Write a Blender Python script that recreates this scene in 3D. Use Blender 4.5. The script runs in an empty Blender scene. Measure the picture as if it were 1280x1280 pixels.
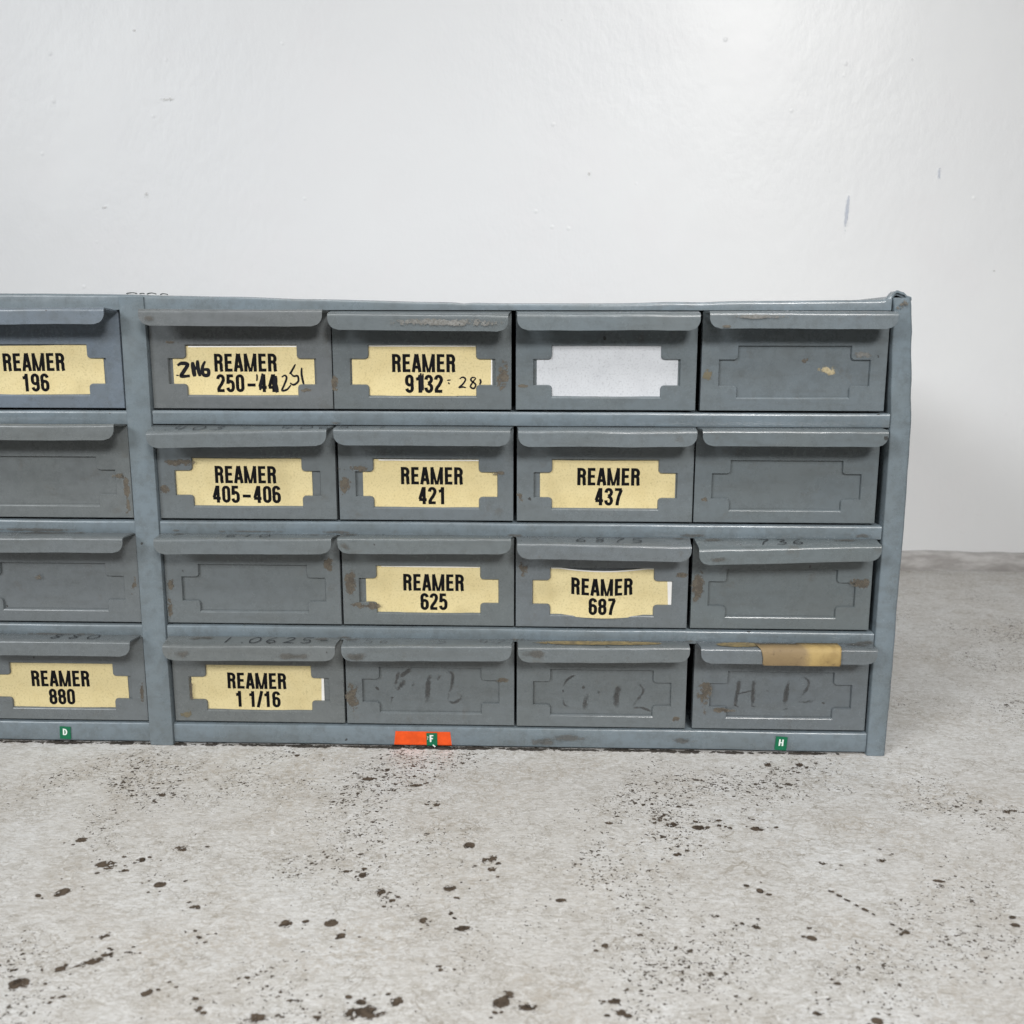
import bpy, bmesh, math, random
from mathutils import Vector, Matrix, noise as mnoise

scn = bpy.context.scene
COL = scn.collection
R = math.radians
random.seed(7)
rnd = random.random

# ------------------------------------------------------------------ camera
cam_data = bpy.data.cameras.new('camera')
cam = bpy.data.objects.new('camera', cam_data)
COL.objects.link(cam)
right = Vector((0.9994475, 0.03321857, 0.00110477))
up = Vector((-0.0073932, 0.18978727, 0.9817974))
fwd = Vector((-0.03240424, 0.98126312, -0.18992801))
m = Matrix((right, up, -fwd)).transposed().to_4x4()
m.translation = Vector((0.24371, -0.57633, 0.26064))
cam.matrix_world = m
cam_data.sensor_width = 36
cam_data.lens = 1250.92 / 1280 * 36
cam_data.clip_start = 0.01
cam_data.clip_end = 60
cam_data.dof.use_dof = True
cam_data.dof.focus_distance = 0.60
cam_data.dof.aperture_fstop = 14
scn.camera = cam

# ------------------------------------------------------------------ light
world = bpy.data.worlds.new('World')
scn.world = world
world.use_nodes = True
bg = world.node_tree.nodes['Background']
bg.inputs[0].default_value = (0.93, 0.97, 1.0, 1)
bg.inputs[1].default_value = 0.05

def lamp(name, loc, target, size, power, color, spread=180):
    d = bpy.data.lights.new(name, 'AREA')
    d.shape = 'RECTANGLE'
    d.size, d.size_y = size
    d.energy = power; d.spread = R(spread)
    d.color = color
    o = bpy.data.objects.new(name, d)
    COL.objects.link(o)
    o.location = loc
    o.rotation_euler = (Vector(target) - Vector(loc)).to_track_quat('-Z', 'Y').to_euler()
    return o

lamp('ceiling_lamp', (0.90, -2.2, 1.45), (0.30, 0.2, 0.30), (0.52, 0.42), 5.1, (1.0, 0.98, 0.96), 60)
lamp('ceiling_lamp', (-1.66, -2.0, 1.36), (0.12, 0.2, 0.32), (1.1, 0.6), 5.7, (0.95, 0.975, 1.0), 62)
lamp('ceiling_lamp', (0.15, -0.66, 1.25), (0.14, -0.34, 0.0), (0.9, 0.35), 3.75, (1.0, 0.99, 0.975), 96)  # low front lamp, added to brighten the near floor

scn.view_settings.view_transform = 'Standard'
scn.view_settings.look = 'None'
scn.view_settings.exposure = 0.0
scn.view_settings.gamma = 1.0

# ------------------------------------------------------------------ helpers
def tag(o, label=None, cat=None, group=None, kind=None):
    if label: o['label'] = label
    if cat: o['category'] = cat
    if group: o['group'] = group
    if kind: o['kind'] = kind
    return o

def obj(name, verts, faces, mat, parent=None, smooth=False, uvs=None):
    me = bpy.data.meshes.new(name)
    me.from_pydata(verts, [], faces)
    bm = bmesh.new(); bm.from_mesh(me)
    bmesh.ops.recalc_face_normals(bm, faces=bm.faces)
    bm.to_mesh(me); bm.free()
    return link(name, me, mat, parent, smooth)

def link(name, me, mat, parent=None, smooth=False):
    if mat: me.materials.append(mat)
    if smooth:
        for p in me.polygons: p.use_smooth = True
    o = bpy.data.objects.new(name, me)
    COL.objects.link(o)
    if parent: o.parent = parent
    return o

def obj_raw(name, verts, faces, mat, parent=None, smooth=False, uv=None):
    """mesh with the winding kept as given; uv = one (u, v) per vertex"""
    me = bpy.data.meshes.new(name)
    me.from_pydata(verts, [], faces)
    if uv:
        L = me.uv_layers.new(name='UVMap')
        for lp in me.loops: L.data[lp.index].uv = uv[lp.vertex_index]
    return link(name, me, mat, parent, smooth)

def empty(name, loc, parent=None):
    o = bpy.data.objects.new(name, None)
    o.empty_display_size = 0.02
    COL.objects.link(o); o.location = loc
    if parent: o.parent = parent
    return o

def sharp(o, ang=0.55):
    me = o.data
    me.shade_smooth() if hasattr(me, 'shade_smooth') else None
    me.set_sharp_from_angle(angle=ang)
    return o

def extrude_profile(prof, xs, f=None, closed=True):
    """prof: list of (y, z); xs: stations along x; f(x, y, z, k) moves a point"""
    V = []; F = []
    n = len(prof)
    for i, x in enumerate(xs):
        for k, (y, z) in enumerate(prof):
            p = (x, y, z)
            V.append(f(p, k) if f else p)
    for i in range(len(xs) - 1):
        for k in range(n if closed else n - 1):
            a = i * n + k; b = i * n + (k + 1) % n
            F.append((a, b, b + n, a + n))
    if closed:
        F.append(tuple(range(n))[::-1]); F.append(tuple((len(xs) - 1) * n + k for k in range(n)))
    return V, F

def box(x0, x1, y0, y1, z0, z1):
    V = [(x, y, z) for x in (x0, x1) for y in (y0, y1) for z in (z0, z1)]
    F = [(0, 1, 3, 2), (4, 6, 7, 5), (0, 4, 5, 1), (2, 3, 7, 6), (0, 2, 6, 4), (1, 5, 7, 3)]
    return V, F

def merge(*parts):
    V = []; F = []
    for v, f in parts:
        b = len(V); V += list(v); F += [tuple(i + b for i in q) for q in f]
    return V, F

def lin(a, b, n): return [a + (b - a) * i / (n - 1) for i in range(n)]

def interp(tab, x):
    if x <= tab[0][0]: return tab[0][1]
    for (x0, y0), (x1, y1) in zip(tab, tab[1:]):
        if x <= x1:
            t = (x - x0) / (x1 - x0); t = t * t * (3 - 2 * t)
            return y0 + (y1 - y0) * t
    return tab[-1][1]

# ------------------------------------------------------------------ materials
class NT:
    def __init__(s, name):
        s.m = bpy.data.materials.new(name); s.m.use_nodes = True
        s.t = s.m.node_tree; s.t.nodes.clear()
        s.out = s.n('ShaderNodeOutputMaterial')
        s.b = s.n('ShaderNodeBsdfPrincipled')
        s.l(s.b.outputs[0], s.out.inputs[0])
    def n(s, typ, **kw):
        nd = s.t.nodes.new(typ)
        for k, v in kw.items(): setattr(nd, k, v)
        return nd
    def l(s, a, b): s.t.links.new(a, b)
    def put(s, sock, v):
        if hasattr(v, 'links'): s.l(v, sock)
        else:
            if isinstance(v, (tuple, list)) and len(v) == 3 and sock.type == 'RGBA': v = (*v, 1)
            sock.default_value = v
    def math(s, op, a, b=0.0, c=None, clamp=False):
        nd = s.n('ShaderNodeMath', operation=op, use_clamp=clamp)
        s.put(nd.inputs[0], a); s.put(nd.inputs[1], b)
        if c is not None: s.put(nd.inputs[2], c)
        return nd.outputs[0]
    def mix(s, f, a, b, mode='MIX'):
        nd = s.n('ShaderNodeMix', data_type='RGBA', blend_type=mode)
        s.put(nd.inputs[0], f); s.put(nd.inputs[6], a); s.put(nd.inputs[7], b)
        return nd.outputs[2]
    def ramp(s, v, a, b, smooth=True):
        nd = s.n('ShaderNodeMapRange', interpolation_type='SMOOTHSTEP' if smooth else 'LINEAR')
        s.put(nd.inputs[0], v); s.put(nd.inputs[1], a); s.put(nd.inputs[2], b)
        return nd.outputs[0]
    def noise(s, vec, scale, detail=3, rough=0.5, dist=0.0):
        nd = s.n('ShaderNodeTexNoise')
        s.l(vec, nd.inputs['Vector']); s.put(nd.inputs['Scale'], scale)
        nd.inputs['Detail'].default_value = detail
        nd.inputs['Roughness'].default_value = rough
        nd.inputs['Distortion'].default_value = dist
        return nd.outputs[0]
    def vor(s, vec, scale, feat='F1', rand=1.0):
        nd = s.n('ShaderNodeTexVoronoi', feature=feat)
        s.l(vec, nd.inputs['Vector']); nd.inputs['Scale'].default_value = scale
        nd.inputs['Randomness'].default_value = rand
        return nd
    def coord(s, per_object=True, stretch=None):
        tc = s.n('ShaderNodeTexCoord'); v = tc.outputs['Object']
        if per_object:
            oi = s.n('ShaderNodeObjectInfo')
            c = s.n('ShaderNodeVectorMath', operation='SCALE')
            cx = s.n('ShaderNodeCombineXYZ')
            s.l(oi.outputs['Random'], cx.inputs[0]); s.l(oi.outputs['Random'], cx.inputs[2])
            s.l(cx.outputs[0], c.inputs[0]); c.inputs['Scale'].default_value = 13.0
            ad = s.n('ShaderNodeVectorMath', operation='ADD')
            s.l(v, ad.inputs[0]); s.l(c.outputs[0], ad.inputs[1]); v = ad.outputs[0]
        if stretch: v = s.stretch(v, stretch)
        return v
    def stretch(s, v, k):
        mp = s.n('ShaderNodeVectorMath', operation='MULTIPLY')
        s.l(v, mp.inputs[0]); mp.inputs[1].default_value = k
        return mp.outputs[0]
    def bump(s, h, strength=0.3, dist=0.001, prev=None):
        nd = s.n('ShaderNodeBump'); nd.inputs['Strength'].default_value = strength
        nd.inputs['Distance'].default_value = dist
        s.l(h, nd.inputs['Height'])
        if prev is not None: s.l(prev, nd.inputs['Normal'])
        return nd.outputs[0]
    def fin(s, color, rough, normal=None, spec=0.5, metallic=0.0, alpha=None):
        s.put(s.b.inputs['Base Color'], color); s.put(s.b.inputs['Roughness'], rough)
        s.b.inputs['Specular IOR Level'].default_value = spec
        s.put(s.b.inputs['Metallic'], metallic)
        if normal is not None: s.l(normal, s.b.inputs['Normal'])
        if alpha is not None: s.put(s.b.inputs['Alpha'], alpha)
        return s.m

def paint(name, base, use_obj_color=False, dirt_shade=0.5):
    t = NT(name); v = t.coord()
    if use_obj_color:
        oi = t.n('ShaderNodeObjectInfo'); base = oi.outputs['Color']
    big = t.noise(v, 22, 3, 0.55)
    fine = t.noise(v, 420, 3, 0.6)
    c = t.mix(t.math('MULTIPLY', t.ramp(big, .35, .68), .32), base, (0.115, 0.126, 0.122))
    # long faint wipe streaks and greasy dirt
    st = t.noise(t.stretch(v, (18, 18, 160)), 1.0, 4, 0.65)
    c = t.mix(t.math('MULTIPLY', t.ramp(st, .50, .70), .30 * dirt_shade), c, (0.085, 0.09, 0.086))
    gr = t.noise(v, 60, 6, 0.72)
    c = t.mix(t.math('MULTIPLY', t.ramp(gr, .57, .70), .45 * dirt_shade), c, (0.085, 0.075, 0.06))
    # chipped dark specks, pale paint flecks
    wv = t.n('ShaderNodeVectorMath', operation='ADD'); 
    nz = t.n('ShaderNodeTexNoise'); t.l(v, nz.inputs['Vector']); nz.inputs['Scale'].default_value = 500
    sc = t.n('ShaderNodeVectorMath', operation='SCALE'); t.l(nz.outputs['Color'], sc.inputs[0]); sc.inputs['Scale'].default_value = 0.0022
    t.l(v, wv.inputs[0]); t.l(sc.outputs[0], wv.inputs[1])
    vo = t.vor(wv.outputs[0], 85); 
    sep = t.n('ShaderNodeSeparateColor'); t.l(vo.outputs['Color'], sep.inputs[0])
    rad = t.math('MULTIPLY', t.math('SUBTRACT', sep.outputs[0], .62, clamp=True), .27)
    dark = t.math('LESS_THAN', vo.outputs['Distance'], rad)
    c = t.mix(t.math('MULTIPLY', dark, .85), c, (0.035, 0.033, 0.03))
    vo2 = t.vor(wv.outputs[0], 55.3)
    sep2 = t.n('ShaderNodeSeparateColor'); t.l(vo2.outputs['Color'], sep2.inputs[0])
    rad2 = t.math('MULTIPLY', t.math('SUBTRACT', sep2.outputs[1], .86, clamp=True), .17)
    lite = t.math('LESS_THAN', vo2.outputs['Distance'], rad2)
    c = t.mix(lite, c, (0.62, 0.62, 0.60))
    rough = t.math('ADD', t.math('MULTIPLY', big, .20), t.math('MULTIPLY_ADD', fine, .12, .11))
    h = t.math('ADD', t.math('MULTIPLY', t.noise(v, 26, 3), 1.6), t.math('MULTIPLY', fine, .03))
    mot = t.noise(v, 170, 5, .7)
    c = t.mix(t.math('MULTIPLY', t.ramp(mot, .42, .68), .34), c, (0.085, 0.095, 0.096))
    nrm = t.bump(h, .45, .0014)
    nrm = t.bump(t.math('MULTIPLY', dark, -1), .5, .0002, nrm)
    return t.fin(c, rough, nrm, .46)

M = {}
M['frame'] = paint('blue_grey_enamel', (0.160, 0.198, 0.224), dirt_shade=.6)
M['drawer'] = paint('grey_enamel', (0.18, 0.2, 0.205), use_obj_color=True, dirt_shade=.8)
M['inside'] = paint('inside_enamel', (0.08, 0.09, 0.095))

def flat(name, col, rough=.6, var=.15, spec=.3, bump=0.0, scale=300):
    t = NT(name); v = t.coord()
    n1 = t.noise(v, scale, 4, .6)
    c = t.mix(t.math('MULTIPLY', t.ramp(n1, .35, .7), var), col, tuple(x * .55 for x in col))
    return t.fin(c, rough, t.bump(n1, bump, .0005) if bump else None, spec)

M['ink'] = flat('black_print', (0.004, 0.004, 0.005), .7, .0, .12)
M['marker'] = flat('black_marker', (0.006, 0.006, 0.009), .6, .3, .2)
M['white_print'] = flat('white_print', (0.72, 0.78, 0.74), .5, .2)
M['green'] = flat('green_plastic', (0.006, 0.135, 0.062), .35, .25)
M['orange'] = flat('orange_tape', (0.76, 0.088, 0.012), .55, .45, .3, .3, 160)
M['chip_floor'] = None

def card(name, col, dark, white_edge=False):
    t = NT(name); v = t.coord()
    f = t.noise(v, 900, 4, .65); g = t.noise(v, 70, 4, .6)
    oi = t.n('ShaderNodeObjectInfo')
    col2 = t.mix(t.math('MULTIPLY', oi.outputs['Random'], .45), col, dark)
    c = t.mix(t.math('MULTIPLY', t.ramp(g, .38, .72), .45), col2, dark)
    c = t.mix(t.math('MULTIPLY', t.ramp(t.noise(v, 28, 3), .55, .72), .30), c, tuple(x * .62 for x in dark))
    c = t.mix(t.math('MULTIPLY', t.ramp(f, .50, .68), .38), c, tuple(x * .55 for x in dark))
    c = t.mix(t.math('MULTIPLY', t.ramp(t.noise(v, 240, 5, .7), .62, .72), .35), c, tuple(x * .5 for x in dark))
    return t.fin(c, .55, t.bump(f, .25, .0002), .35)
M['tan_card'] = card('tan_card_stock', (0.69, 0.595, 0.335), (0.585, 0.475, 0.23))
M['white_card'] = card('grubby_white_card', (0.57, 0.59, 0.615), (0.46, 0.475, 0.50))
M['card_edge'] = flat('white_card_edge', (0.78, 0.77, 0.74), .6, .1)

def stain(name, col, col2, soft=.5, scale=500, strength=1.0, bias=.0, rough=.6, amp=1.0):
    """ragged-edged mark: UV runs -1..1 over the patch, noise eats its rim"""
    t = NT(name); v = t.coord()
    uv = t.n('ShaderNodeUVMap'); 
    ab = t.n('ShaderNodeVectorMath', operation='ABSOLUTE'); t.l(uv.outputs[0], ab.inputs[0])
    sx = t.n('ShaderNodeSeparateXYZ'); t.l(ab.outputs[0], sx.inputs[0])
    d = t.math('POWER', t.math('ADD', t.math('POWER', sx.outputs[0], 2.2), t.math('POWER', sx.outputs[1], 2.2)), 1 / 2.2)
    n1 = t.noise(v, scale, 5, .68); n2 = t.noise(v, scale * .35, 3, .6)
    k = t.math('ADD', t.math('MULTIPLY', n1, 2.0), t.math('MULTIPLY', n2, 1.9))
    k = t.math('ADD', k, t.math('MULTIPLY', t.noise(v, scale * 3.1, 4, .7), .9))
    k = t.math('SUBTRACT', t.math('MULTIPLY_ADD', t.math('SUBTRACT', k, 2.38), amp, .96 + bias), d)
    a = t.math('MULTIPLY', t.ramp(k, .12, .12 + soft * .35), strength)
    a = t.math('MULTIPLY', a, t.ramp(d, 1.22, .95))
    c = t.mix(t.ramp(n1, .35, .65), col, col2)
    return t.fin(c, rough, None, .25, alpha=a)
M['wear_b'] = stain('bare_brown_scuff', (0.095, 0.078, 0.06), (0.15, 0.13, 0.10), .5, 260, .72, -.06, .6, 1.6)
M['wear_t'] = stain('tan_stain', (0.20, 0.17, 0.11), (0.16, 0.14, 0.09), .5, 260, .75, -.12)
M['wear_c'] = stain('cream_blob', (0.55, 0.47, 0.30), (0.30, 0.25, 0.15), .8, 420, .95, .0)
M['wear_g'] = stain('grey_scrape', (0.26, 0.26, 0.25), (0.15, 0.145, 0.13), .8, 900, .8)
M['glue'] = stain('old_tape_residue', (0.30, 0.235, 0.11), (0.16, 0.13, 0.08), .5, 260, .95, .45)
M['grease'] = stain('greasy_smudge', (0.07, 0.062, 0.05), (0.12, 0.11, 0.095), 1.6, 160, .5, -.05)
M['pencil'] = stain('grease_pencil', (0.045, 0.042, 0.04), (0.075, 0.07, 0.065), 2.2, 260, .50, .12)
M['chip'] = stain('chipped_paint_pit', (0.034, 0.025, 0.018), (0.105, 0.080, 0.058), .25, 300, 1.0, -.02, .8, 1.9)
M['base_dirt'] = stain('dirt_along_the_base', (0.03, 0.026, 0.022), (0.08, 0.07, 0.06), .7, 300, .9, -.02, .9, 1.3)  # ragged dark tone for the painted contact shadow
M['wallmark_b'] = stain('blue_wall_scratch', (0.55, 0.60, 0.70), (0.6, 0.63, 0.70), .9, 300, .6, .1)
M['wallmark_g'] = stain('grey_wall_scuff', (0.55, 0.55, 0.52), (0.64, 0.63, 0.60), 1.6, 240, .40, .0)

def tape_mat():
    t = NT('masking_tape'); v = t.coord()
    n = t.noise(v, 90, 4, .6); f = t.noise(v, 700, 3)
    sx = t.n('ShaderNodeSeparateXYZ'); t.l(v, sx.inputs[0])
    tc = t.n('ShaderNodeTexCoord'); s2 = t.n('ShaderNodeSeparateXYZ'); t.l(tc.outputs['Object'], s2.inputs[0])
    left = t.ramp(t.math('ADD', s2.outputs[0], t.math('MULTIPLY', n, .012)), .0185, .0125)
    c = t.mix(t.ramp(n, .4, .65), (0.40, 0.29, 0.12), (0.30, 0.21, 0.085))
    c = t.mix(t.math('MULTIPLY', left, .8), c, (0.20, 0.145, 0.085))
    c = t.mix(t.math('MULTIPLY', t.ramp(t.noise(v, 260, 5, .7), .58, .7), .6), c, (0.13, 0.09, 0.05))
    return t.fin(c, .6, t.bump(t.math('ADD', n, t.math('MULTIPLY', f, .2)), .4, .0008), .3)
M['tape'] = tape_mat()

def floor_mat():
    t = NT('painted_concrete'); v = t.coord(False)
    warp = t.n('ShaderNodeTexNoise'); t.l(v, warp.inputs['Vector']); warp.inputs['Scale'].default_value = 130
    warp.inputs['Detail'].default_value = 3
    def warped(k, src=None):
        sc = t.n('ShaderNodeVectorMath', operation='SCALE'); t.l((src or warp).outputs['Color'], sc.inputs[0]); sc.inputs['Scale'].default_value = k
        ad = t.n('ShaderNodeVectorMath', operation='ADD'); t.l(v, ad.inputs[0]); t.l(sc.outputs[0], ad.inputs[1]); return ad.outputs[0]
    w1 = warped(.014); w2 = warped(.05)
    warp3 = t.n('ShaderNodeTexNoise'); t.l(v, warp3.inputs['Vector']); warp3.inputs['Scale'].default_value = 420
    w3 = warped(.0045, warp3)
    big = t.noise(v, 5.5, 4, .6); mid = t.noise(v, 28, 5, .62); fine = t.noise(v, 340, 5, .7)
    c = t.mix(t.ramp(big, .35, .66), (0.66, 0.665, 0.66), (0.60, 0.59, 0.57))
    c = t.mix(t.math('MULTIPLY', t.ramp(mid, .45, .66), .6), c, (0.55, 0.535, 0.51))
    c = t.mix(t.math('MULTIPLY', t.ramp(t.noise(w2, 60, 4, .6), .5, .72), .38), c, (0.74, 0.74, 0.73))
    c = t.mix(t.math('MULTIPLY', t.ramp(t.noise(t.stretch(v, (.45, 1.3, 1)), 520, 6, .78), .45, .60), .48), c, (0.36, 0.335, 0.29))
    c = t.mix(t.math('MULTIPLY', t.ramp(t.noise(t.stretch(w1, (.5, 1.3, 1)), 380, 4, .7), .55, .68), .5), c, (0.80, 0.80, 0.79))
    # fine dirt caught in the brushed paint
    c = t.mix(t.math('MULTIPLY', t.ramp(t.noise(t.stretch(w1, (.6, 1.25, 1)), 170, 8, .80), .46, .64), .50), c, (0.37, 0.345, 0.30))
    wa = t.noise(v, 13, 4, .6)
    c = t.mix(t.math('MULTIPLY', t.ramp(wa, .46, .66), t.math('MULTIPLY', t.ramp(t.noise(w1, 300, 6, .78), .45, .60), .55)), c, (0.37, 0.32, 0.255))
    # thin crackle lines
    ve = t.vor(w2, 30, 'DISTANCE_TO_EDGE')
    ln = t.math('MULTIPLY', t.ramp(ve.outputs[0], .022, .004), t.ramp(t.noise(v, 16, 3), .45, .62))
    c = t.mix(t.math('MULTIPLY', ln, .30), c, (0.26, 0.235, 0.195))
    ve2 = t.vor(w1, 95, 'DISTANCE_TO_EDGE')
    ln2 = t.math('MULTIPLY', t.ramp(ve2.outputs[0], .035, .005), t.ramp(t.noise(v, 40, 3), .47, .62))
    c = t.mix(t.math('MULTIPLY', ln2, .5), c, (0.24, 0.215, 0.18))
    for sc_, wd, amt, off in ((38, .012, .50, 0.0), (95, .018, .50, 5.0), (210, .030, .45, 9.0)):
        ad = t.n('ShaderNodeVectorMath', operation='ADD'); t.l(t.stretch(v, (.85, 1.15, 1)), ad.inputs[0]); ad.inputs[1].default_value = (off, off, 0)
        rn = t.math('ABSOLUTE', t.math('SUBTRACT', t.noise(ad.outputs[0], sc_, 4, .62, .6), .5))
        ms = t.ramp(t.noise(ad.outputs[0], sc_ * .22, 3, .6), .46, .62)
        c = t.mix(t.math('MULTIPLY', t.math('MULTIPLY', t.ramp(rn, wd, wd * .2), ms), amt), c, (0.24, 0.205, 0.155))
    # pits: several sizes, clustered
    pits = None
    clus = t.noise(v, 9, 3, .6)
    for sc_, off, gain, lo in ((190, 3.1, .62, .68), (430, 7.7, .70, .57), (880, 11.3, .75, .50)):
        ad = t.n('ShaderNodeVectorMath', operation='ADD'); t.l(w3, ad.inputs[0]); ad.inputs[1].default_value = (off, off, 0)
        st = t.stretch(ad.outputs[0], (.8, 1.0, 1))
        vo = t.vor(st, sc_); sp = t.n('ShaderNodeSeparateColor'); t.l(vo.outputs['Color'], sp.inputs[0])
        th = t.math('SUBTRACT', 1.02 + (lo - .6), t.math('MULTIPLY', t.ramp(clus, .39, .69), .405))
        r_ = t.math('MULTIPLY', t.math('SUBTRACT', sp.outputs[0], th, clamp=True), gain * 2.0)
        p = t.ramp(t.math('SUBTRACT', r_, vo.outputs['Distance']), -.01, .05)
        p = t.math('MULTIPLY', p, t.math('GREATER_THAN', r_, .03))
        pits = p if pits is None else t.math('MAXIMUM', pits, p)
    c = t.mix(pits, c, t.mix(fine, (0.035, 0.027, 0.02), (0.11, 0.088, 0.066)))
    # pale drips
    vw = t.vor(w3, 38); sw = t.n('ShaderNodeSeparateColor'); t.l(vw.outputs['Color'], sw.inputs[0])
    lt = t.math('LESS_THAN', vw.outputs['Distance'], t.math('MULTIPLY', t.math('SUBTRACT', sw.outputs[2], .9, clamp=True), .35))
    c = t.mix(lt, c, (0.75, 0.75, 0.73))
    rough = t.math('MULTIPLY_ADD', mid, .25, .42)
    h = t.math('ADD', t.math('MULTIPLY', fine, .45), t.math('MULTIPLY', t.noise(t.stretch(w1, (.6, 1.2, 1)), 150, 5, .65), .9))
    h = t.math('SUBTRACT', h, t.math('MULTIPLY', pits, .8))
    return t.fin(c, rough, t.bump(h, .5, .0012), .38)
M['floor'] = floor_mat()

def wall_mat():
    t = NT('glossy_white_wall_paint'); v = t.coord(False)
    big = t.noise(v, 3.2, 3, .55); mid = t.noise(v, 14, 3)
    c = t.mix(t.ramp(big, .35, .65), (0.795, 0.805, 0.81), (0.765, 0.775, 0.785))
    c = t.mix(t.math('MULTIPLY', t.ramp(mid, .5, .75), .35), c, (0.77, 0.765, 0.775))
    patch = t.noise(v, 6.5, 2)
    tex = t.noise(t.stretch(v, (1, 1, .6)), 150, 4, .6)
    lump = t.vor(v, 60); sp = t.n('ShaderNodeSeparateColor'); t.l(lump.outputs['Color'], sp.inputs[0])
    bead = t.math('MULTIPLY', t.ramp(lump.outputs['Distance'], .16, .03), t.math('GREATER_THAN', sp.outputs[0], .93))
    h = t.math('ADD', t.math('MULTIPLY', tex, t.ramp(patch, .25, .6)), t.math('MULTIPLY', bead, 1.0))
    h = t.math('ADD', h, t.math('MULTIPLY', t.noise(v, 11, 3), 2.5))
    nrm = t.bump(h, .22, .0020)
    return t.fin(c, t.math('MULTIPLY_ADD', big, .14, .31), nrm, .36)
M['wall'] = wall_mat()

def cove_mat():
    t = NT('grey_cove_cement'); v = t.coord(False)
    a = t.noise(t.stretch(v, (30, 120, 120)), 1.0, 5, .65); f = t.noise(v, 300, 4)
    c = t.mix(t.ramp(a, .35, .68), (0.36, 0.345, 0.335), (0.55, 0.54, 0.53))
    return t.fin(c, .6, t.bump(t.math('ADD', a, t.math('MULTIPLY', f, .3)), .6, .003), .3)
M['cove'] = cove_mat()
M['pen'] = flat('faded_pen', (0.035, 0.038, 0.042), .6, .5, .2)
M['steel'] = flat('dull_steel_shaving', (0.06, 0.07, 0.066), .4, .3)

# ------------------------------------------------------------------ decals (thin marks lying on a surface)
def decal(items, plane):
    """items: (cx, cy, w, h, angle_deg); plane(a, b) -> point. Returns verts, faces, uv"""
    V = []; F = []; U = []
    for cx, cy, w, h, a in items:
        ca, sa = math.cos(R(a)), math.sin(R(a)); b = len(V)
        for u, v in ((-1, -1), (1, -1), (1, 1), (-1, 1)):
            du, dv = u * w * .5 * 1.25, v * h * .5 * 1.25
            V.append(plane(cx + du * ca - dv * sa, cy + du * sa + dv * ca))
            U.append((u * 1.25, v * 1.25))
        F.append((b, b + 1, b + 2, b + 3))
    return V, F, U

# ------------------------------------------------------------------ setting
WALL_Y = 0.47
fl = obj('floor', [(-6, -6, 0), (6, -6, 0), (6, WALL_Y + .05, 0), (-6, WALL_Y + .05, 0)], [(0, 1, 2, 3)], M['floor'])
tag(fl, kind='structure', label='worn pale painted concrete floor with dark chips')
wl = obj('wall', [(-6, WALL_Y, -.1), (6, WALL_Y, -.1), (6, WALL_Y, 3.2), (-6, WALL_Y, 3.2)], [(0, 1, 2, 3)], M['wall'])
tag(wl, kind='structure', label='glossy white painted wall behind the cabinet')

# cement cove along the foot of the wall, wavy top
def cove_f(p, k):
    x, y, z = p
    w = .0022 * mnoise.noise((x * 14, k * .15, 3)) + .0012 * mnoise.noise((x * 45, k * .3, 8))
    yy = .003 * mnoise.noise((x * 6, 1.7, 0)) + .0015 * mnoise.noise((x * 33, 4.7, k * .2))
    return (x, y + (yy if k < 4 else 0), z + (w if 2 <= k else 0))
cv = extrude_profile([(WALL_Y - .0075, -.002), (WALL_Y - .0085, .006), (WALL_Y - .0078, .0135), (WALL_Y - .005, .0178),
                      (WALL_Y - .001, .0192), (WALL_Y + .01, .0195), (WALL_Y + .01, -.002)], lin(-2.5, 2.5, 700), cove_f)
o = obj('skirting', *cv, M['cove']); sharp(o, .9)
tag(o, kind='structure', label='wavy grey cement skirting at the foot of the white wall')

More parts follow.
